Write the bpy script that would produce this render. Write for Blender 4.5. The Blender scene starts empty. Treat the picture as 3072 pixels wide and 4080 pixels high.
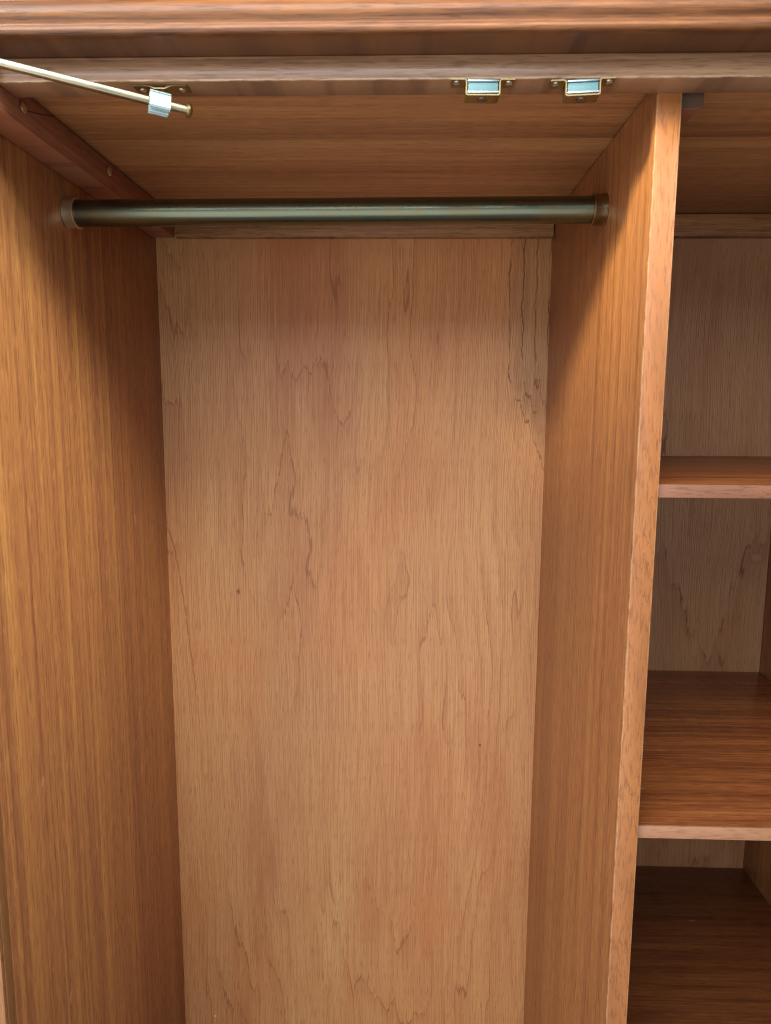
import bpy, bmesh, math, random
from mathutils import Matrix, Vector

random.seed(7)
S = bpy.context.scene
ZC = 1.45                                   # height of the camera above the wardrobe's foot

# ------------------------------------------------------------------ camera
cam = bpy.data.cameras.new("camera")
cam_o = bpy.data.objects.new("camera", cam)
S.collection.objects.link(cam_o)
S.camera = cam_o
R = [[0.9995309907, -0.0289572930, -0.0099636219],
     [0.0300756324, 0.9895064337, 0.1413240035],
     [0.0057667074, -0.1415573834, 0.9899132549]]      # columns: right, forward, up
M = Matrix.Identity(4)
for i in range(3):
    M[i][0] = R[i][0]; M[i][1] = R[i][2]; M[i][2] = -R[i][1]
M[2][3] = ZC
cam_o.matrix_world = M
cam.sensor_fit = 'HORIZONTAL'
cam.sensor_width = 36.0
cam.lens = 36.0 * 2854.63 / 3072.0
cam.clip_start = 0.01
cam.clip_end = 60.0
cam.dof.use_dof = True                       # phone lens: focus on the back panel, cornice a little soft
cam.dof.focus_distance = 0.98
cam.dof.aperture_fstop = 13.0

# ------------------------------------------------------------------ light
W = bpy.data.worlds.new("World"); S.world = W; W.use_nodes = True
bg = W.node_tree.nodes["Background"]
bg.inputs[0].default_value = (0.93, 0.96, 1.0, 1.0)
bg.inputs[1].default_value = 0.26

def area_light(name, loc, target, sx, sy, power, col, spread=180):
    l = bpy.data.lights.new(name, 'AREA'); l.shape = 'RECTANGLE'
    l.size = sx; l.size_y = sy; l.energy = power; l.color = col; l.spread = math.radians(spread)
    o = bpy.data.objects.new(name, l); S.collection.objects.link(o)
    o.location = loc
    o.rotation_euler = (Vector(target) - Vector(loc)).to_track_quat('-Z', 'Y').to_euler()
    return o

area_light("window_light", (-0.62, -0.90, ZC + 1.38), (-0.05, 0.9, ZC - 0.1), 2.6, 1.7, 88.0, (0.97, 0.98, 1.0))
area_light("room_bounce", (-0.62, -0.95, ZC - 0.70), (-0.05, 0.9, ZC + 0.0), 2.6, 1.7, 29.0, (1.0, 0.94, 0.88))

def spot_light(name, loc, target, angle, blend, power, col, radius, roll=0.0):
    l = bpy.data.lights.new(name, 'SPOT'); l.use_square = True
    l.spot_size = math.radians(angle); l.spot_blend = blend; l.energy = power; l.color = col; l.shadow_soft_size = radius
    o = bpy.data.objects.new(name, l); S.collection.objects.link(o)
    o.location = loc
    q = (Vector(target) - Vector(loc)).to_track_quat('-Z', 'Y')
    o.rotation_euler = (q @ Matrix.Rotation(roll, 3, 'Z').to_quaternion()).to_euler()
    return o
spot_light("side_window", (-1.50, -0.55, ZC + 1.15), (0.21, 0.88, ZC + 0.49), 20.0, 0.14, 760.0, (1.0, 0.90, 0.58), 0.20, math.radians(-14.5))
spot_light("left_panel_fill", (1.25, -0.55, ZC + 1.30), (-0.376, 0.66, ZC + 0.00), 22.0, 0.6, 320.0, (1.0, 0.95, 0.78), 0.34)  # added lamp from the right, only to brighten the left side panel

S.view_settings.view_transform = 'Standard'
S.view_settings.look = 'None'
S.view_settings.exposure = 0.0
S.view_settings.gamma = 1.0
S.view_settings.use_curve_mapping = False
S.cycles.filter_width = 1.0
S.cycles.max_bounces = 8
S.cycles.diffuse_bounces = 5

# ------------------------------------------------------------------ node helper
class NT:
    def __init__(s, name):
        s.m = bpy.data.materials.new(name); s.m.use_nodes = True
        s.t = s.m.node_tree; s.n = s.t.nodes; s.l = s.t.links
        s.p = s.n["Principled BSDF"]
        s.tc = s.n.new("ShaderNodeTexCoord")
        sep = s.n.new("ShaderNodeSeparateXYZ"); s.l.new(s.tc.outputs["Object"], sep.inputs[0])
        s.X, s.Y, s.Z = sep.outputs
    def put(s, sock, v):
        if isinstance(v, bpy.types.NodeSocket): s.l.new(v, sock)
        elif isinstance(v, (tuple, list)) and len(v) == 3 and sock.type == 'RGBA': sock.default_value = (*v, 1)
        else: sock.default_value = v
    def math(s, op, a, b=0.0, c=None, clamp=False):
        n = s.n.new("ShaderNodeMath"); n.operation = op; n.use_clamp = clamp
        s.put(n.inputs[0], a); s.put(n.inputs[1], b)
        if c is not None: s.put(n.inputs[2], c)
        return n.outputs[0]
    def add(s, a, b): return s.math('ADD', a, b)
    def mul(s, a, b): return s.math('MULTIPLY', a, b)
    def sub(s, a, b): return s.math('SUBTRACT', a, b)
    def vec(s, x, y, z):
        n = s.n.new("ShaderNodeCombineXYZ")
        for i, v in enumerate((x, y, z)): s.put(n.inputs[i], v)
        return n.outputs[0]
    def noise(s, v, detail=3.0, rough=0.5, dist=0.0, scale=1.0):
        n = s.n.new("ShaderNodeTexNoise"); n.noise_dimensions = '3D'
        s.l.new(v, n.inputs["Vector"])
        n.inputs["Scale"].default_value = scale
        n.inputs["Detail"].default_value = detail
        n.inputs["Roughness"].default_value = rough
        n.inputs["Distortion"].default_value = dist
        return n.outputs["Fac"]
    def ramp(s, f, stops, interp='LINEAR'):
        n = s.n.new("ShaderNodeValToRGB"); cr = n.color_ramp; cr.interpolation = interp
        while len(cr.elements) < len(stops): cr.elements.new(0.5)
        for e, (p, c) in zip(cr.elements, stops):
            e.position = p; e.color = (*c, 1) if len(c) == 3 else c
        s.put(n.inputs[0], f)
        return n.outputs[0]
    def step(s, f, a, b):                     # smooth 0..1 between a and b
        n = s.n.new("ShaderNodeMapRange"); n.interpolation_type = 'SMOOTHSTEP'
        s.put(n.inputs[0], f); n.inputs[1].default_value = a; n.inputs[2].default_value = b
        return n.outputs[0]
    def mix(s, f, a, b, mode='MIX'):
        n = s.n.new("ShaderNodeMix"); n.data_type = 'RGBA'; n.blend_type = mode
        s.put(n.inputs[0], f); s.put(n.inputs[6], a); s.put(n.inputs[7], b)
        return n.outputs[2]
    def blob(s, x, z, x0, z0, rx, rz):        # soft spot on the board, 1 at its centre
        a = s.math('POWER', s.mul(s.sub(x, x0), 1 / rx), 2.0)
        b = s.math('POWER', s.mul(s.sub(z, z0), 1 / rz), 2.0)
        return s.step(s.math('SQRT', s.add(a, b)), 1.0, 0.3)
    def bump(s, h, strength, dist=0.001):
        n = s.n.new("ShaderNodeBump"); n.inputs["Strength"].default_value = strength
        n.inputs["Distance"].default_value = dist
        s.l.new(h, n.inputs["Height"]); s.l.new(n.outputs[0], s.p.inputs["Normal"])

def axes(t, grain, across):
    d = {'X': t.X, 'Y': t.Y, 'Z': t.Z}
    third = [k for k in 'XYZ' if k not in (grain, across)][0]
    return d[grain], d[across], d[third]

def striped(name, grain, across, cols, rough=0.36, seed=0.0, stripe=26.0, fine=120.0, leaf=None,
            fleck=0.42, coat=0.0, wob=0.006, along=0.35, pores=(900.0, 45.0), wear=None, rng=(0.40, 0.68)):
    """quarter-cut ribbon veneer: broad and fine stripes along the grain, short dark pores"""
    t = NT(name)
    g, c, d = axes(t, grain, across)
    d = t.mul(d, 3.0)
    sway = t.mul(t.sub(t.noise(t.vec(t.mul(g, 1.6), t.mul(c, 2.0), seed + 3.1), 2), 0.5), wob)
    c2 = t.add(c, sway)
    s1 = t.noise(t.vec(t.mul(c2, stripe), t.mul(g, along), t.add(d, seed)), 3.0, 0.55)
    s2 = t.noise(t.vec(t.mul(c2, fine), t.mul(g, along * 4), t.add(d, seed + 11)), 3.0, 0.6)
    s3 = t.noise(t.vec(t.mul(c2, fine * 2.6), t.mul(g, along * 8), t.add(d, seed + 17)), 2.0, 0.5)
    f = t.add(t.add(t.mul(s1, 0.40), t.mul(s2, 0.42)), t.mul(s3, 0.26))
    big = t.noise(t.vec(t.mul(c, 2.2), t.mul(g, 1.6), seed + 5.0), 2.0)
    f = t.add(f, t.mul(t.sub(big, 0.5), 0.12))
    n = len(cols)
    lo, hi = rng
    col = t.ramp(f, [(lo + (hi - lo) * i / (n - 1), cc) for i, cc in enumerate(cols)])
    # ribbon shimmer: alternating short light and dark bars across the stripes
    rib = t.noise(t.vec(t.mul(c2, 210.0), t.mul(g, 30.0), seed + 8), 2.0, 0.6)
    col = t.mix(t.mul(t.step(rib, 0.50, 0.68), 0.22), col, tuple(v * 1.25 for v in cols[-1]), 'MIX')
    po = t.noise(t.vec(t.mul(c2, pores[0]), t.mul(g, pores[1]), t.add(d, seed + 23)), 1.0, 0.5)
    pm = t.step(po, 0.56, 0.70)
    col = t.mix(t.mul(pm, fleck), col, tuple(v * 0.38 for v in cols[0]))
    # single dark growth lines
    ln = t.noise(t.vec(t.mul(c2, 95.0), t.mul(g, 0.5), seed + 31), 0.0)
    lm = t.step(t.math('ABSOLUTE', t.sub(ln, 0.40)), 0.030, 0.008)
    col = t.mix(t.mul(lm, 0.30), col, tuple(v * k for v, k in zip(cols[0], (0.55, 0.55, 0.75))))
    if leaf:                                  # joint between two leaves of veneer
        pos, tint, after = leaf
        col = t.mix(t.math('GREATER_THAN' if after else 'LESS_THAN', c2, pos), col, t.mix(1.0, col, tint, 'MULTIPLY'))
        jl = t.math('LESS_THAN', t.math('ABSOLUTE', t.sub(c2, pos)), 0.0009)
        col = t.mix(t.mul(jl, 0.5), col, tuple(v * 0.3 for v in cols[0]))
    if wear:                                  # varnish rubbed off along one arris
        wm = t.mul(t.step(c, wear + 0.0021, wear + 0.0006), t.math('LESS_THAN', t.Y, Y_RF - BASE.y + 0.0016))
        wn = t.step(t.noise(t.vec(t.mul(g, 70.0), t.mul(c, 500.0), seed + 51), 3.0, 0.65), 0.36, 0.56)
        col = t.mix(t.mul(t.mul(wm, wn), 0.85), col, (0.50, 0.36, 0.25))
    # little pale scuffs
    sc = t.noise(t.vec(t.mul(c, 60.0), t.mul(g, 22.0), seed + 41), 1.0)
    sm = t.mul(t.step(sc, 0.76, 0.80), 0.30)
    col = t.mix(sm, col, (0.50, 0.32, 0.20))
    t.put(t.p.inputs["Base Color"], col)
    rr = t.add(t.mul(t.noise(t.vec(t.mul(c, 8.0), t.mul(g, 4.0), seed), 3.0), 0.14), rough - 0.07)
    t.put(t.p.inputs["Roughness"], t.add(rr, t.mul(pm, 0.15)))
    t.p.inputs["Specular IOR Level"].default_value = 0.45
    t.p.inputs["Coat Weight"].default_value = coat
    t.p.inputs["Coat Roughness"].default_value = 0.2
    t.bump(t.add(t.mul(pm, -1.0), t.mul(s3, 0.5)), 0.25, 0.0004)
    return t.m

def plywood(name, base, x_c, seed, dark=None, spots=(), rough=0.38, vein=1.0, crack=None, swirl=1.0):
    """crown-cut plywood: soft flame figure, very fine fibre, thin jagged growth lines here and there"""
    t = NT(name)
    x, z, b = t.X, t.Z, base
    def tone(*k): return tuple(min(1.0, v * q_) for v, q_ in zip(b, k))
    sway = t.mul(t.sub(t.noise(t.vec(t.mul(x, 3.0), t.mul(z, 1.4), seed), 2.0), 0.5), 0.055)
    xs = t.add(x, sway)
    # soft broad streaks and hue patches along the grain
    big = t.noise(t.vec(t.mul(xs, 9.0), t.mul(z, 1.0), seed + 6), 5.0, 0.62)
    col = t.ramp(big, [(0.34, tone(0.84, 0.70, 0.64)), (0.47, b), (0.58, tone(1.04, 1.09, 1.06)), (0.68, tone(1.12, 1.30, 1.36))])
    hue = t.noise(t.vec(t.mul(xs, 4.0), t.mul(z, 2.2), seed + 7), 2.0, 0.5)
    col = t.mix(t.mul(t.step(hue, 0.48, 0.68), 0.8), col, t.mix(1.0, col, (1.04, 0.91, 0.77), 'MULTIPLY'))
    # rings of the trunk cut at a slant: nested flames
    jam = t.noise(t.vec(t.mul(x, 7.0), t.mul(z, 3.0), seed + 8), 1.0)
    jag = t.mul(t.sub(t.noise(t.vec(t.mul(xs, 80.0), t.mul(z, 3.5), seed + 9), 4.0, 0.7), 0.5), t.mul(jam, 0.26))
    zz = t.add(z, jag)
    q = t.math('POWER', t.sub(xs, x_c), 2.0)
    F = t.sub(t.mul(zz, 2.6), t.mul(q, 66.0 / swirl))
    F = t.add(F, t.mul(t.noise(t.vec(t.mul(xs, 4.2), t.mul(zz, 0.75 * swirl), seed + 13), 4.0, 0.55), 13.0 / (0.5 + 0.5 * swirl)))
    fr = t.math('FRACT', F)
    pres = t.step(t.noise(t.vec(t.mul(x, 9.0), t.mul(z, 1.7 * swirl), seed + 15), 3.0, 0.6), 0.40, 0.58)
    band = t.mul(t.step(fr, 0.0, 0.49), t.step(fr, 0.515, 0.495))
    col = t.mix(t.mul(t.mul(band, t.add(0.35, t.mul(pres, 0.65))), 0.40 * vein), col, tone(0.80, 0.66, 0.62))
    edge = t.math('ABSOLUTE', t.sub(fr, 0.502))
    line = t.mul(t.step(edge, 0.034, 0.006), t.mul(pres, pres))
    col = t.mix(t.mul(line, 0.68 * vein), col, tone(0.42, 0.27, 0.27))
    # fibre and pores
    fib = t.noise(t.vec(t.mul(xs, 700.0), t.mul(z, 6.5), seed + 2), 2.0, 0.6)
    fm = t.step(fib, 0.46, 0.64)
    col = t.mix(t.mul(fm, 0.40), col, tone(0.64, 0.50, 0.43))
    lt = t.step(fib, 0.46, 0.32)
    col = t.mix(t.mul(lt, 0.36), col, tone(1.22, 1.24, 1.22))
    dash = t.step(t.noise(t.vec(t.mul(xs, 800.0), t.mul(z, 42.0), seed + 3), 1.0, 0.5), 0.54, 0.68)
    col = t.mix(t.mul(dash, 0.38), col, tone(0.52, 0.38, 0.32))
    if dark:                                   # the dark-veined strip of heartwood at one edge
        xe, wd_, zlo, zhi, k0 = dark
        zj = t.add(z, t.mul(jag, 0.7))
        wob = t.mul(t.sub(t.noise(t.vec(t.mul(x, 10.0), t.mul(z, 16.0), seed + 20), 5.0, 0.65), 0.5), 0.020)
        d = t.add(t.add(t.sub(x, xe), t.mul(t.step(zj, zlo, zhi), wd_)), wob)
        mm = t.mul(t.step(d, -0.004, 0.014), t.step(zj, zlo, zlo + 0.05))
        col = t.mix(t.mul(mm, k0), col, t.mix(1.0, col, (0.64, 0.66, 0.74), 'MULTIPLY'))
        e3 = t.math('ABSOLUTE', t.sub(t.math('FRACT', t.add(t.mul(d, 52.0), 0.45)), 0.5))
        l2 = t.mul(t.step(e3, 0.075, 0.015), t.mul(t.step(d, -0.004, 0.0), t.step(zj, zlo - 0.02, zlo + 0.04)))
        l2 = t.mul(l2, t.step(t.noise(t.vec(t.mul(x, 30.0), t.mul(z, 18.0), seed + 22), 2.0), 0.34, 0.55))
        col = t.mix(t.mul(l2, 0.85), col, tone(0.24, 0.18, 0.18))
    if crack:                                  # one long wandering dark growth line
        cx0, cz0, cx1, cz1 = crack
        u = t.math('DIVIDE', t.sub(z, cz0), cz1 - cz0)
        xl = t.add(t.mul(t.math('POWER', t.math('ABSOLUTE', u), 0.6), cx1 - cx0), cx0)
        xl = t.add(xl, t.mul(t.sub(t.noise(t.vec(t.mul(z, 38.0), 0.0, seed), 4.0, 0.7), 0.5), 0.012))
        brk = t.step(t.noise(t.vec(t.mul(z, 55.0), 3.0, seed), 2.0), 0.34, 0.5)
        cm = t.mul(t.step(t.math('ABSOLUTE', t.sub(x, xl)), 0.0015, 0.0003), t.mul(t.math('GREATER_THAN', u, 0.0), t.step(u, 1.05, 0.5)))
        col = t.mix(t.mul(t.mul(cm, brk), 0.62), col, tone(0.30, 0.20, 0.18))
    for (sx, sz, rx, rz, cc, a) in spots:
        col = t.mix(t.mul(t.blob(x, z, sx, sz, rx, rz), a), col, cc)
    # faint handling stains
    st = t.step(t.noise(t.vec(t.mul(x, 7.0), t.mul(z, 6.0), seed + 44), 4.0, 0.65), 0.56, 0.74)
    col = t.mix(t.mul(st, 0.16), col, tone(0.72, 0.68, 0.68))
    t.put(t.p.inputs["Base Color"], col)
    t.put(t.p.inputs["Roughness"], t.add(rough, t.add(t.mul(fm, 0.10), t.mul(st, -0.06))))
    t.p.inputs["Specular IOR Level"].default_value = 0.45
    t.bump(t.sub(t.mul(lt, 0.5), t.add(fm, t.mul(line, 0.7))), 0.30, 0.0005)
    return t.m

def solid_edge(name, grain, across, light, dark, rough=0.42, slope=0.5, seed=0.0, spec=0.45, wear=None):
    """edge of solid timber: slanting short flecks and a few growth lines"""
    t = NT(name)
    g, c, d = axes(t, grain, across)
    gs = t.add(g, t.mul(c, slope * 8.0))
    big = t.noise(t.vec(t.mul(c, 30.0), t.mul(gs, 7.0), seed), 3.0, 0.6)
    col = t.ramp(big, [(0.30, tuple(a * .55 + b * .45 for a, b in zip(light, dark))), (0.55, light), (0.75, tuple(min(1, v * 1.12) for v in light))])
    fl = t.noise(t.vec(t.mul(c, 560.0), t.mul(t.add(g, t.mul(c, slope * 3)), 55.0), seed + 2), 2.0, 0.6)
    fm = t.step(fl, 0.50, 0.66)
    col = t.mix(t.mul(fm, 0.55), col, dark)
    F = t.add(t.mul(gs, 34.0), t.mul(t.noise(t.vec(t.mul(c, 90.0), t.mul(gs, 9.0), seed + 4), 4.0, 0.65), 5.0))
    e = t.math('ABSOLUTE', t.sub(t.math('FRACT', F), 0.5))
    pr = t.step(t.noise(t.vec(t.mul(c, 20.0), t.mul(g, 9.0), seed + 6), 2.0), 0.45, 0.60)
    col = t.mix(t.mul(t.mul(t.step(e, 0.09, 0.02), pr), 0.5), col, tuple(v * 0.7 for v in dark))
    if wear:                                  # pale rubbed arrises on both sides
        wc, wh = wear
        wm = t.step(t.math('ABSOLUTE', t.sub(c, wc)), wh - 0.0016, wh - 0.0004)
        wn = t.step(t.noise(t.vec(t.mul(g, 60.0), t.mul(c, 400.0), seed + 51), 3.0, 0.65), 0.38, 0.58)
        col = t.mix(t.mul(t.mul(wm, wn), 0.4), col, (0.60, 0.38, 0.22))
    t.put(t.p.inputs["Base Color"], col)
    t.put(t.p.inputs["Roughness"], t.add(rough, t.mul(fm, 0.12)))
    t.p.inputs["Specular IOR Level"].default_value = spec
    t.bump(t.mul(fm, -1.0), 0.3, 0.0004)
    return t.m

def metal(name, col, rough, seed=0.0, patina=None, amount=0.0, scratch=0.0, axis='X'):
    t = NT(name)
    v = t.tc.outputs["Object"]
    n = t.noise(v, 4.0, 0.6, 0.0, 45.0)
    c = t.mix(t.mul(t.step(n, 0.42, 0.70), amount), col, patina or col)
    c = t.mix(t.mul(t.noise(v, 3.0, 0.6, 0.3, 11.0), 0.25), c, tuple(x * 0.6 for x in col))
    t.put(t.p.inputs["Base Color"], c)
    t.p.inputs["Metallic"].default_value = 1.0
    st = t.noise(t.vec(t.mul(t.X, 14.0), t.mul(t.Y, 900.0), t.mul(t.Z, 900.0)), 2.0)
    t.put(t.p.inputs["Roughness"], t.add(rough - 0.06, t.add(t.mul(n, 0.14), t.mul(st, scratch))))
    if scratch: t.bump(st, 0.12, 0.0003)
    return t.m

def plain(name, col, rough, **kw):
    t = NT(name)
    n = t.noise(t.tc.outputs["Object"], 3.0, 0.6, 0.0, 60.0)
    t.put(t.p.inputs["Base Color"], t.mix(t.mul(n, 0.25), col, tuple(v * 0.75 for v in col)))
    t.p.inputs["Roughness"].default_value = rough
    for k, v in kw.items(): t.p.inputs[k.replace('_', ' ')].default_value = v
    return t.m

# ------------------------------------------------------------------ dimensions (metres, camera-relative heights)
XL, XD, TD, XR = -0.3756, 0.2096, 0.0204, 0.5585
YB, YF = 1.100, 0.6578
ZTOP = 0.2794                                # underside of the top boards
ZBP = 0.2483                                 # underside of the back rail
Y_RF, Y_RB, Z_RB, Z_RT = 0.628, 0.658, 0.2664, 0.2850
ZLOW = -1.30
BASE = Vector((0.09, 0.86, 0.0))             # foot of the wardrobe
def LZ(z): return z + ZC                     # camera-relative height to world height
def bp(x, z): return (x - BASE.x, LZ(z) - BASE.z)   # point on a board in the wardrobe's own coordinates

# ------------------------------------------------------------------ materials
SAP = [(0.200, 0.076, 0.034), (0.285, 0.117, 0.049), (0.375, 0.168, 0.058), (0.475, 0.240, 0.076)]
m_left = striped("veneer_left", 'Z', 'Y', SAP, 0.36, 1.0, 30.0, 120.0, rng=(0.37, 0.73), leaf=(0.905 - BASE.y, (0.92, 0.86, 0.86), True))
m_div = striped("veneer_divider", 'Z', 'Y', [(0.195, 0.068, 0.029), (0.300, 0.116, 0.043), (0.385, 0.161, 0.055), (0.465, 0.213, 0.069)], 0.34, 14.0, 24.0, 110.0, rng=(0.37, 0.72))
m_right = striped("veneer_right", 'Z', 'Y', SAP, 0.36, 29.0)
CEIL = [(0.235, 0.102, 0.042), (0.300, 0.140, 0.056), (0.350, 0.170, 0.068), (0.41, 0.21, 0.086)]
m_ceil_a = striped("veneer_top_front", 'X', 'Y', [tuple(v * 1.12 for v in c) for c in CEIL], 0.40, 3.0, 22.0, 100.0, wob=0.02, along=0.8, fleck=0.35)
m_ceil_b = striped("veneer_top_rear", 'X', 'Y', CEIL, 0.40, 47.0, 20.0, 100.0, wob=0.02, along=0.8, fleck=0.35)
SH = [(0.115, 0.032, 0.011), (0.180, 0.054, 0.017), (0.240, 0.078, 0.023), (0.310, 0.112, 0.031)]
m_shelf = striped("veneer_shelf", 'X', 'Y', SH, 0.36, 61.0, 30.0, 130.0, along=0.9, wob=0.018)
m_shelf2 = striped("veneer_shelf_lower", 'X', 'Y', [tuple(v * 1.25 for v in c) for c in SH], 0.28, 77.0, 26.0, 120.0, along=0.9, wob=0.018)
m_floor = striped("veneer_floor_shaded", 'X', 'Y', [tuple(v * 0.6 for v in c) for c in SH], 0.38, 90.0, 22.0, 110.0, along=1.2, wob=0.03)  # shelf veneer with the dim light down here darkened into its colour
m_batten = striped("batten_mahogany", 'Y', 'Z', [(0.15, 0.052, 0.028), (0.20, 0.073, 0.038), (0.25, 0.098, 0.050), (0.31, 0.13, 0.065)], 0.50, 5.0, 34.0, 150.0, fleck=0.3)
m_batten_end = plain("batten_end_grain", (0.100, 0.058, 0.036), 0.8)
m_rail = striped("rail_mahogany", 'X', 'Z', [(0.19, 0.098, 0.052), (0.27, 0.148, 0.080), (0.33, 0.187, 0.104), (0.39, 0.230, 0.132)], 0.36, 8.0, 50.0, 190.0, along=1.2, fleck=0.45, wob=0.006, coat=0.5, wear=Z_RB + ZC)
m_cornice = striped("cornice_mahogany", 'X', 'Z', [(0.062, 0.021, 0.008), (0.110, 0.039, 0.013), (0.155, 0.059, 0.018), (0.200, 0.080, 0.024)], 0.36, 19.0, 70.0, 240.0, along=2.5, fleck=0.35, wob=0.006, coat=0.12)
m_backrail = striped("back_rail_wood", 'X', 'Z', [(0.15, 0.066, 0.027), (0.23, 0.112, 0.046), (0.30, 0.152, 0.062), (0.35, 0.18, 0.078)], 0.5, 33.0, 60.0, 220.0, along=2.0, wob=0.012)
m_edge = solid_edge("divider_edge_wood", 'Z', 'X', (0.370, 0.143, 0.044), (0.18, 0.060, 0.020), slope=0.4, seed=2.0, wear=(XD + TD / 2 - BASE.x, TD / 2 + 0.0004))
m_edge_l = solid_edge("side_edge_wood", 'Z', 'X', (0.30, 0.135, 0.052), (0.18, 0.075, 0.03), slope=0.2, seed=6.0)
m_lip = striped("side_lipping", 'Z', 'Y', [(0.17, 0.078, 0.03), (0.22, 0.105, 0.04), (0.27, 0.135, 0.05)], 0.4, 55.0, 60.0, 200.0)
m_sedge = solid_edge("shelf_edge_wood", 'X', 'Z', (0.26, 0.112, 0.060), (0.12, 0.042, 0.024), slope=0.05, seed=9.0)
m_sedge2 = solid_edge("shelf_edge_wood_pale", 'X', 'Z', (0.36, 0.175, 0.092), (0.22, 0.098, 0.052), slope=0.02, seed=13.0)

BK = (0.458, 0.225, 0.095)
ax, az = bp(0.123, -0.5375); kx, kz = bp(-0.2649, -0.2872); cx_, cz_ = bp(-0.3231, -1.0456)
dx_, dz_ = bp(0.212, 0.14)
m_back = plywood("plywood_back", BK, bp(-0.10, 0)[0], 4.0, dark=(bp(XD, 0)[0], 0.060, bp(0, -0.11)[1], bp(0, 0.08)[1], 0.55), crack=(*bp(-0.3760, -0.185), *bp(-0.330, -0.56)),
                 spots=[(ax, az, 0.0028, 0.0032, (0.08, 0.03, 0.015), 0.9),
                        (kx, kz, 0.0042, 0.007, (0.17, 0.07, 0.03), 0.8), (kx - 0.001, kz, 0.0016, 0.002, (0.05, 0.02, 0.01), 0.9),
                        (cx_, cz_, 0.003, 0.003, (0.72, 0.5, 0.3), 0.8)])
ox, oz = bp(0.5406, -0.2227); d2x, d2z = bp(0.31, 0.20)
m_back2 = plywood("plywood_back_side", (0.345, 0.186, 0.094), bp(0.47, 0)[0], 37.0, swirl=3.2,
                  spots=[(ox, oz, 0.016, 0.0125, (0.16, 0.075, 0.04), 0.6), (ox, oz, 0.0125, 0.0095, (0.42, 0.25, 0.15), 0.7)], vein=1.8)

m_tube = metal("tube_bronze", (0.130, 0.152, 0.112), 0.22, patina=(0.17, 0.145, 0.075), amount=0.6, scratch=0.14)
m_ring = metal("socket_brass", (0.66, 0.57, 0.40), 0.28, patina=(0.45, 0.37, 0.24), amount=0.3)
m_ring.node_tree.nodes["Principled BSDF"].inputs["Metallic"].default_value = 0.85
m_ring_old = metal("socket_tarnished", (0.34, 0.28, 0.16), 0.30, patina=(0.12, 0.09, 0.05), amount=0.6)
m_brass = metal("plated_brass", (0.30, 0.24, 0.12), 0.42, patina=(0.45, 0.33, 0.15), amount=0.35)
m_stay = metal("stay_rod_plated", (0.48, 0.45, 0.34), 0.28, patina=(0.7, 0.62, 0.42), amount=0.3)
m_steel = metal("steel_pole_plate", (0.50, 0.60, 0.64), 0.35)
m_screw = metal("screw_steel", (0.62, 0.58, 0.44), 0.35, patina=(0.2, 0.18, 0.12), amount=0.5)
m_magnet = plain("magnet_blue_reflection", (0.10, 0.22, 0.28), 0.4)  # bluish window reflection put into the magnet's base colour
m_rivet = metal("rivet_dark", (0.20, 0.19, 0.17), 0.4)
m_nylon = plain("nylon_cool_cast", (0.46, 0.64, 0.68), 0.45)  # white nylon, the window light's cyan cast mixed into the colour
m_wall = plain("wall_cream", (0.80, 0.77, 0.66), 0.9)
m_carcase = plain("carcase_brown", (0.16, 0.07, 0.035), 0.6)

# ------------------------------------------------------------------ mesh helpers
def empty(name, loc):
    o = bpy.data.objects.new(name, None); S.collection.objects.link(o)
    o.location = loc; o.empty_display_size = 0.05
    return o

def link(name, bm, mat, parent=None, smooth=False, label=None):
    """bm is in world coordinates; the object takes its parent's frame"""
    off = parent_world(parent)
    bmesh.ops.translate(bm, verts=bm.verts, vec=-off)
    bmesh.ops.recalc_face_normals(bm, faces=bm.faces)
    me = bpy.data.meshes.new(name); bm.to_mesh(me); bm.free()
    me.materials.append(mat)
    if smooth:
        for p in me.polygons: p.use_smooth = True
        me.set_sharp_from_angle(angle=math.radians(40))
    o = bpy.data.objects.new(name, me); S.collection.objects.link(o)
    if parent is not None: o.parent = parent
    if label: o["label"] = label
    return o

def parent_world(p):
    v = Vector((0, 0, 0))
    while p is not None:
        v += Vector(p.location); p = p.parent
    return v

def box_bm(x0, x1, y0, y1, z0, z1, bevel=0.0008, seg=2):
    bm = bmesh.new()
    bmesh.ops.create_cube(bm, size=1.0)
    for v in bm.verts:
        v.co = Vector(((x0 + x1) / 2 + v.co.x * (x1 - x0), (y0 + y1) / 2 + v.co.y * (y1 - y0), (z0 + z1) / 2 + v.co.z * (z1 - z0)))
    if bevel: bmesh.ops.bevel(bm, geom=bm.edges[:], offset=bevel, segments=seg, profile=0.5, affect='EDGES')
    return bm

def box(name, x0, x1, y0, y1, z0, z1, mat, parent, bevel=0.0008, label=None):
    return link(name, box_bm(x0, x1, y0, y1, LZ(z0), LZ(z1), bevel), mat, parent, True, label)

def extrude_x(name, prof, x0, x1, mat, parent, smooth=True, label=None, n=1):
    bm = bmesh.new(); rows = []
    for i in range(n + 1):
        x = x0 + (x1 - x0) * i / n
        rows.append([bm.verts.new((x, y, LZ(z))) for y, z in prof])
    k = len(prof)
    for a, b in zip(rows[:-1], rows[1:]):
        for j in range(k): bm.faces.new((a[j], a[(j + 1) % k], b[(j + 1) % k], b[j]))
    bm.faces.new(rows[0]); bm.faces.new(rows[-1][::-1])
    return link(name, bm, mat, parent, smooth, label)

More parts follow.
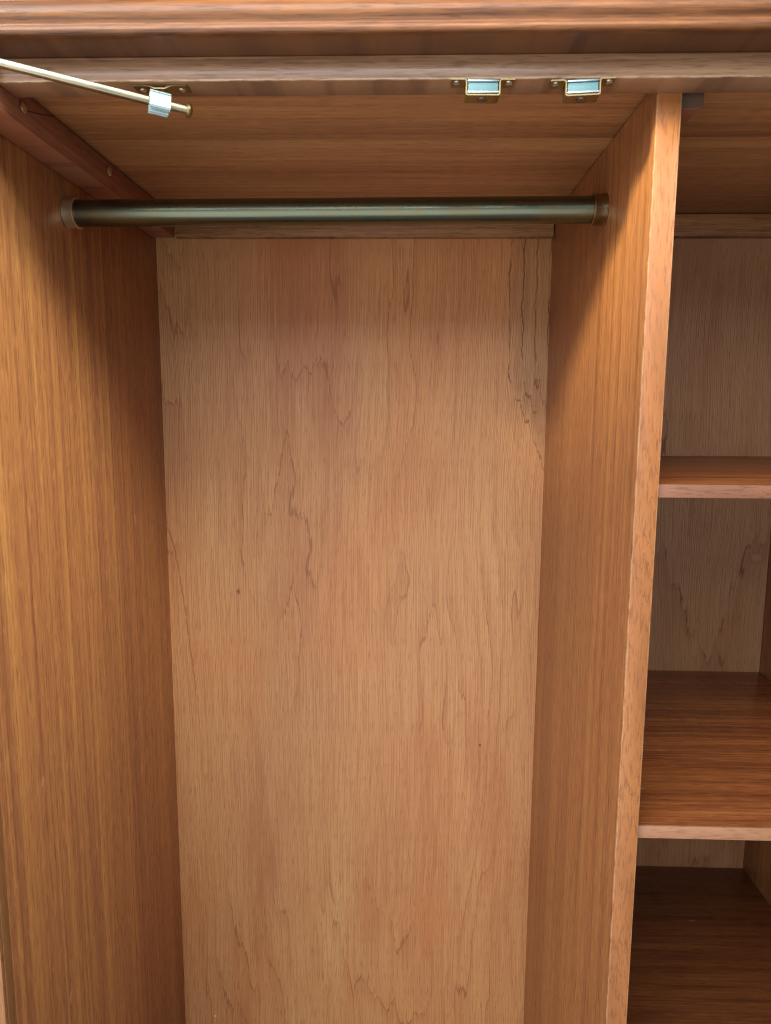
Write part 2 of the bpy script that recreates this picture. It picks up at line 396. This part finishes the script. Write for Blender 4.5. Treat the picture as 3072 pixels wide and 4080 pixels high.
def lathe_bm(prof, origin, axis, seg=40, cap=True):
    """prof: list of (distance along axis, radius)"""
    bm = bmesh.new(); q = Vector(axis).normalized().to_track_quat('Z', 'Y'); o = Vector(origin); rings = []
    for h, r in prof:
        rings.append([bm.verts.new(o + q @ Vector((r * math.cos(2 * math.pi * i / seg), r * math.sin(2 * math.pi * i / seg), h))) for i in range(seg)])
    for a, b in zip(rings[:-1], rings[1:]):
        for i in range(seg): bm.faces.new((a[i], a[(i + 1) % seg], b[(i + 1) % seg], b[i]))
    if cap: bm.faces.new(rings[0]); bm.faces.new(rings[-1][::-1])
    return bm

def dome(r, h, n=6, base=0.0):
    out = [(base, r)]
    for i in range(1, n + 1):
        a = math.pi / 2 * i / n
        out.append((base + h * math.sin(a), max(r * math.cos(a), r * 0.04)))
    return out

# ------------------------------------------------------------------ setting
wall_bm = box_bm(-3.0, 3.0, 1.165, 1.25, 0.0, 2.7, 0)
wall = link("wall", wall_bm, m_wall); wall["kind"] = "structure"

# ------------------------------------------------------------------ the wardrobe
wd = empty("wardrobe", BASE)
wd["label"] = "open brown mahogany wardrobe with hanging space on the left and shelves on the right"
wd["category"] = "wardrobe"

X0, X1 = XL - 0.0200, XR + 0.0200
XB0 = -0.3434
YSF = 0.5950                                    # front of the side panel
left = box("side_panel", X0, XL, 0.6125, YB + 0.03, ZLOW - 0.15, 0.2990, m_left, wd, 0.0006, "striped reddish brown side panel left of the hanging space")
box("lipping", X0, XL, 0.6000, 0.6120, ZLOW - 0.15, 0.2990, m_lip, left, 0.0006)
box("front_edge", X0, XL - 0.0005, YSF, 0.5997, ZLOW - 0.15, 0.2990, m_edge_l, left, 0.0008)
right = box("side_panel", XR, X1, 0.6125, YB + 0.03, ZLOW - 0.15, 0.2990, m_right, wd, 0.0006, "dark side panel right of the shelves")
box("front_edge", XR + 0.0005, X1, YSF, 0.6122, ZLOW - 0.15, 0.2990, m_edge_l, right, 0.0008)

div = box("divider", XD, XD + TD, YF + 0.004, YB - 0.0005, ZLOW, ZTOP - 0.0016, m_div, wd, 0.0006, "upright divider panel between hanging space and shelves")
box("front_edge", XD - 0.0004, XD + TD + 0.0004, YF, YF + 0.0038, ZLOW, ZTOP - 0.0016, m_edge, div, 0.0011, "pale orange front edge of the divider")

box("back_panel", XL, XD + TD / 2, YB, YB + 0.008, ZLOW, 0.2990, m_back, wd, 0, "pale plywood back of the hanging space")
box("back_panel", XD + TD / 2, XR, YB, YB + 0.008, ZLOW, 0.2990, m_back2, wd, 0, "darker veined plywood back behind the shelves")

YJ = 0.7945
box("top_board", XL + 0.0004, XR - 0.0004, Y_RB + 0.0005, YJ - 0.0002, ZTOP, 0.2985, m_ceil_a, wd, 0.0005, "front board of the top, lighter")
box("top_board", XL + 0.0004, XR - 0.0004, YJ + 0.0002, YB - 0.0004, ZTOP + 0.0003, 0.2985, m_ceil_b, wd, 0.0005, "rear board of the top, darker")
box("back_rail", XL + 0.0325, XD - 0.0012, 1.0847, YB - 0.0004, ZBP, ZTOP - 0.0002, m_backrail, wd, 0.0008)
box("back_rail", XD + TD + 0.0008, XR - 0.0006, 1.0847, YB - 0.0004, ZBP, ZTOP - 0.0002, m_backrail, wd, 0.0008)

box("front_rail", XB0 + 0.0005, XR - 0.0003, Y_RF, Y_RB, Z_RB, Z_RT, m_rail, wd, 0.0009, "flat front rail under the cornice with worn lower edge")

# cornice moulding: soffit, small bead, groove, larger roll, top
ctrl = [(0.6100, 0.2852), (0.6000, 0.2852), (0.5955, 0.2862), (0.5932, 0.2888), (0.5934, 0.2915), (0.5944, 0.2936), (0.5936, 0.2960), (0.5916, 0.2990),
        (0.5911, 0.3025), (0.5924, 0.3070), (0.5950, 0.3112), (0.5990, 0.3134), (0.6060, 0.3138)]
prof = [(0.6600, 0.2852)]
for a_, b_, c_, d_ in zip(ctrl[:-3], ctrl[1:-2], ctrl[2:-1], ctrl[3:]):
    for k in range(5):
        u_ = k / 5.0
        prof.append(tuple(0.5 * (2 * b_[m_] + (c_[m_] - a_[m_]) * u_ + (2 * a_[m_] - 5 * b_[m_] + 4 * c_[m_] - d_[m_]) * u_ ** 2 + (3 * b_[m_] - a_[m_] - 3 * c_[m_] + d_[m_]) * u_ ** 3) for m_ in (0, 1)))
prof += [(0.6060, 0.3138), (0.6600, 0.3138)]
extrude_x("cornice", prof, X0 - 0.012, X1 + 0.012, m_cornice, wd, True, "rounded moulded cornice along the top front", 8)
box("top_cover", X0, X1, 0.6604, YB + 0.03, 0.2993, 0.3120, m_carcase, wd, 0.0008)
box("plinth", X0 + 0.004, X1 - 0.004, 0.62, YB + 0.03, -ZC, ZLOW - 0.1502, m_carcase, wd, 0.001)
box("floor_board", XL + 0.0004, XD - 0.0004, YF, YB - 0.0004, ZLOW - 0.02, ZLOW - 0.0005, m_floor, wd, 0.0006)

# shelves
def shelf(z, t, yf, mat, emat, label):
    s = box("shelf", XD + TD + 0.0005, XR - 0.0005, yf + 0.0032, YB - 0.0022, z - t, z, mat, wd, 0.0004, label)
    box("front_edge", XD + TD + 0.0008, XR - 0.0008, yf, yf + 0.003, z - t - 0.0001, z + 0.0001, emat, s, 0.0007)
    return s
shelf(-0.0667, 0.0122, 0.6625, m_shelf, m_sedge, "uppermost shelf with dark brown edge")
shelf(-0.4057, 0.0129, 0.6640, m_shelf2, m_sedge2, "middle shelf with pale edge")
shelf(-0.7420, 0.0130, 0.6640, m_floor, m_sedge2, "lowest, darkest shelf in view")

# battens under the top
XB, ZBT = -0.3434, 0.2471
bat = link("batten", box_bm(XL + 0.0013, XB, 0.6200, 1.0840, LZ(ZBT), LZ(ZTOP - 0.0012), 0.0005), m_batten, wd, True, "reddish brown batten with screws along the left side")
for i, (y, z) in enumerate(((0.854, 0.2673), (0.668, 0.2625))):
    a = Vector((1, -0.10, -0.05 if i == 0 else 0.1))
    s = link("screw", lathe_bm([(-0.004, 0.0024), (0.0008, 0.0024), (0.0009, 0.0046), (0.0016, 0.0050)] + dome(0.0050, 0.0012, 3, 0.0016)[1:], (XB, y, LZ(z)), a, 20), m_screw, bat, True)
# split in the batten: a thin dark sliver groove
bm = bmesh.new()
pts = [(0.6655, 0.2608), (0.690, 0.2665), (0.717, 0.2745), (0.728, 0.2781)]
vs = []
for y, z in pts:
    vs.append((bm.verts.new((XB + 0.00025, y, LZ(z) - 0.00045)), bm.verts.new((XB + 0.00025, y, LZ(z) + 0.00045)),
               bm.verts.new((XB - 0.0008, y, LZ(z) + 0.00045)), bm.verts.new((XB - 0.0008, y, LZ(z) - 0.00045))))
for a, b in zip(vs[:-1], vs[1:]):
    for j in range(4): bm.faces.new((a[j], a[(j + 1) % 4], b[(j + 1) % 4], b[j]))
bm.faces.new(vs[0]); bm.faces.new(vs[-1][::-1])
link("split", bm, plain("split_dark", (0.03, 0.012, 0.008), 0.8), bat)

def prism_y(name, prof, y0, y1, mat, parent, label=None):
    bm = bmesh.new(); rows = []
    for y in (y0, y1): rows.append([bm.verts.new((x, y, LZ(z))) for x, z in prof])
    k = len(prof)
    for j in range(k): bm.faces.new((rows[0][j], rows[0][(j + 1) % k], rows[1][(j + 1) % k], rows[1][j]))
    bm.faces.new(rows[0]); bm.faces.new(rows[1][::-1])
    bmesh.ops.bevel(bm, geom=bm.edges[:], offset=0.0005, segments=2, profile=0.5, affect='EDGES')
    return link(name, bm, mat, parent, True, label)
XB2 = XD + TD + 0.0006
bprof = [(XB2, ZTOP - 0.0010), (XB2, 0.2596), (0.2505, 0.2596), (0.2540, 0.2632), (0.2540, ZTOP - 0.0010)]
b2 = prism_y("batten", bprof, 0.6725, 1.0840, m_batten, wd, "dark batten on the shelf side of the divider")
prism_y("end_face", [(XB2 + 0.0004, ZTOP - 0.0014), (XB2 + 0.0004, 0.2600), (0.2503, 0.2600), (0.2536, 0.2634), (0.2536, ZTOP - 0.0014)], 0.6712, 0.6722, m_batten_end, b2, "grey sawn end of the batten")

# ------------------------------------------------------------------ hanging rail
RY, RZ, RR = 0.8135, 0.2122, 0.0140
hr = empty("hanging_rail", (0.5 * (XL + XD), RY, LZ(RZ)))
hr["label"] = "dark bronze metal hanging rail across the hanging space below the top"
hr["category"] = "clothes rail"
dirv = Vector((XD - XL, -0.0020, 0.0022)).normalized()
A = Vector((XL + 0.0005, RY + 0.001, LZ(RZ) - 0.0011)); Lr = (XD - XL) - 0.001
link("tube", lathe_bm([(0.004, RR)] + [(0.004 + (Lr - 0.008) * i / 12, RR) for i in range(1, 13)], A, dirv, 64), m_tube, hr, True)
link("end_socket", lathe_bm([(0, 0.0150), (0, 0.0160), (0.0095, 0.0160), (0.0105, 0.0163), (0.0118, 0.0163), (0.0122, 0.0158), (0.0122, 0.0144), (0.004, 0.0143)], A, dirv, 64, False), m_ring, hr, True, "shiny brass end socket on the left panel")
B = A + dirv * Lr
link("end_socket", lathe_bm([(0, 0.0150), (0, 0.0165), (0.0008, 0.0165), (0.0012, 0.0160), (0.0110, 0.0158), (0.0120, 0.0164), (0.0135, 0.0164), (0.0142, 0.0158), (0.0142, 0.0144), (0.004, 0.0143)], B, -dirv, 64, False), m_ring_old, hr, True, "tarnished end socket on the divider")

# ------------------------------------------------------------------ magnetic catches
def strip_bm(path, y0, y1, t, tilt=0.0):
    """bent sheet strip: path in x,z (outer line), thickness t inwards by vertex normals, from y0 to y1"""
    n = len(path); inner = []
    for i, (x, z) in enumerate(path):
        p0 = Vector(path[max(i - 1, 0)]); p1 = Vector(path[min(i + 1, n - 1)])
        d = (p1 - p0).normalized(); nn = Vector((-d.y, d.x))
        a = Vector((x, z)) + nn * t
        inner.append((a.x, a.y))
    loop = path + inner[::-1]
    bm = bmesh.new(); rows = []
    for y in (y0, y1): rows.append([bm.verts.new((x, y, z)) for x, z in loop])
    k = len(loop)
    for j in range(k): bm.faces.new((rows[0][j], rows[0][(j + 1) % k], rows[1][(j + 1) % k], rows[1][j]))
    for r, f in ((rows[0], 1), (rows[1], -1)):
        for i in range(n - 1):
            q = (r[i], r[i + 1], r[k - 2 - i], r[k - 1 - i])
            bm.faces.new(q[::f])
    return bm

def catch(xc, y0, rz, ry, label):
    t = empty("magnetic_catch", (xc, y0, LZ(Z_RB)))
    t["label"] = label; t["category"] = "magnetic catch"; t["group"] = "magnetic catches under the front rail"
    T = LZ(Z_RB) - 0.0003
    h, w, ear, c = 0.0128, 0.0140, 0.0258, 0.0016
    path = [(xc - ear, T - 0.0010), (xc - w - c, T - 0.0010), (xc - w - c * 0.3, T - 0.0013), (xc - w, T - 0.0026), (xc - w, T - h + c), (xc - w + c * 0.3, T - h + c * 0.3), (xc - w + c, T - h),
            (xc + w - c, T - h), (xc + w - c * 0.3, T - h + c * 0.3), (xc + w, T - h + c), (xc + w, T - 0.0026), (xc + w + c * 0.3, T - 0.0013), (xc + w + c, T - 0.0010), (xc + ear, T - 0.0010)]
    br = link("bracket", strip_bm(path, y0, y0 + 0.0155, 0.0010), m_brass, t, True)
    for s in (-1, 1):
        sc = lathe_bm([(-0.004, 0.0015), (0.0, 0.0016), (0.0, 0.0031)] + dome(0.0031, 0.0016, 4)[1:], (xc + s * 0.0212, y0 + 0.0055, T - 0.0012), (0, -0.15, -1), 20)
        so = link("screw", sc, m_screw, t, True)
        link("screw_slot", box_bm(xc + s * 0.0212 - 0.0026, xc + s * 0.0212 + 0.0026, y0 + 0.0044, y0 + 0.0051, T - 0.00285, T - 0.0024, 0), m_rivet, so)
    zt, zb = T - 0.0012, T - h + 0.0012
    link("magnet", box_bm(xc - w + 0.0019, xc + w - 0.0019, y0 + 0.0002, y0 + 0.0140, zb + 0.0019, zt - 0.0017, 0.0003), m_magnet, t, True)
    link("pole_plate", box_bm(xc - w + 0.0014, xc + w - 0.0014, y0 - 0.0012, y0 + 0.0145, zt - 0.0015, zt - 0.0001, 0.0003), m_steel, t, True)
    link("pole_plate", box_bm(xc - w + 0.0014, xc + w - 0.0014, y0 - 0.0012, y0 + 0.0145, zb + 0.0002, zb + 0.0017, 0.0003), m_steel, t, True)
    link("rivet", lathe_bm([(-0.001, 0.0042), (0.0003, 0.0042)] + dome(0.0042, 0.0013, 4, 0.0003)[1:], (xc, y0 + 0.0085, T - h), (0, 0, -1), 24), m_rivet, t, True)
    t.rotation_euler = (0, ry, rz)
    return t
catch(0.0590, 0.6262, 0.0, math.radians(0.6), "left one of the two magnetic catches with magnets coloured by blue reflected light, farther from the divider")
catch(0.1397, 0.6275, math.radians(-3.5), math.radians(-0.8), "right one of the two magnetic catches with magnets coloured by blue reflected light, nearer the divider")

# ------------------------------------------------------------------ door stay
ds = empty("door_stay", (-0.2085, 0.640, LZ(Z_RB)))
ds["label"] = "sliding brass door stay rod in a white nylon guide under the front rail"
ds["category"] = "door stay"
T = LZ(Z_RB) - 0.0003
xb = -0.2085
P1 = Vector((-0.1865, 0.640, LZ(0.2483)))                 # head of the rod
P0 = Vector((-0.3120, 0.580, LZ(0.2595)))
# direction: pass through the point seen at the picture's left border
dd = (P0 - P1).normalized()
plate = [(xb - 0.0225, T - 0.0002), (xb - 0.012, T - 0.0002), (xb - 0.008, T - 0.0008), (xb - 0.005, T - 0.0022), (xb + 0.004, T - 0.0024), (xb + 0.0075, T - 0.0010), (xb + 0.011, T - 0.0002), (xb + 0.0225, T - 0.0002)]
plate = [(x, z - 0.0008) for x, z in plate]
link("fixing_plate", strip_bm(plate, 0.6335, 0.6475, 0.0009), m_brass, ds, True)
for s in (-1, 1):
    link("screw", lathe_bm([(-0.003, 0.0015), (0, 0.003)] + dome(0.003, 0.0016, 4)[1:], (xb + s * 0.0165, 0.6415, T - 0.0010), (0, -0.1, -1), 20), m_screw, ds, True)
link("pivot", lathe_bm([(-0.001, 0.0030), (0.006, 0.0030)], (xb + 0.001, 0.641, T - 0.0028), (0, 0, -1), 20), m_screw, ds, True)
# rod, rounded flat section
def rod_bm(p, q, w, h, seg=20, n=4.0):
    bm = bmesh.new(); d = (q - p).normalized(); side = d.cross(Vector((0, 0, 1))).normalized(); up = side.cross(d); rows = []
    for c in (p, q):
        r = []
        for i in range(seg):
            a = 2 * math.pi * i / seg; ca, sa = math.cos(a), math.sin(a)
            r.append(bm.verts.new(c + side * (w * math.copysign(abs(ca) ** (2 / n), ca)) + up * (h * math.copysign(abs(sa) ** (2 / n), sa))))
        rows.append(r)
    for i in range(seg): bm.faces.new((rows[0][i], rows[0][(i + 1) % seg], rows[1][(i + 1) % seg], rows[1][i]))
    bm.faces.new(rows[0]); bm.faces.new(rows[1][::-1])
    return bm
link("rod", rod_bm(P1 + dd * 0.001, P1 + dd * 0.36, 0.0030, 0.0031), m_stay, ds, True)
link("rod_head", lathe_bm([(0.002, 0.0030), (0.0016, 0.0056), (0.0004, 0.0060), (-0.001, 0.0055), (-0.0024, 0.0040), (-0.0031, 0.0018), (-0.0032, 0.0003)], P1, dd, 28), m_brass, ds, True)
# guide block: two nylon shells around the rod
side = dd.cross(Vector((0, 0, 1))).normalized(); up = side.cross(dd)
cb = P1 + dd * 0.0235
def obox(c, a, b, d_, bev):
    bm = bmesh.new(); bmesh.ops.create_cube(bm, size=1.0)
    for v in bm.verts: v.co = c + dd * (v.co.x * a) + side * (v.co.y * b) + up * (v.co.z * d_)
    bmesh.ops.bevel(bm, geom=bm.edges[:], offset=bev, segments=3, profile=0.5, affect='EDGES')
    return bm
near = side if side.y < 0 else -side
gb = link("guide_block", obox(cb + near * 0.0028 + up * 0.0010, 0.0146, 0.0046, 0.0104, 0.0010), m_nylon, ds, True)
link("guide_shell", obox(cb - near * 0.0030 - up * 0.0026 - dd * -0.0006, 0.0136, 0.0050, 0.0078, 0.0010), m_nylon, gb, True)
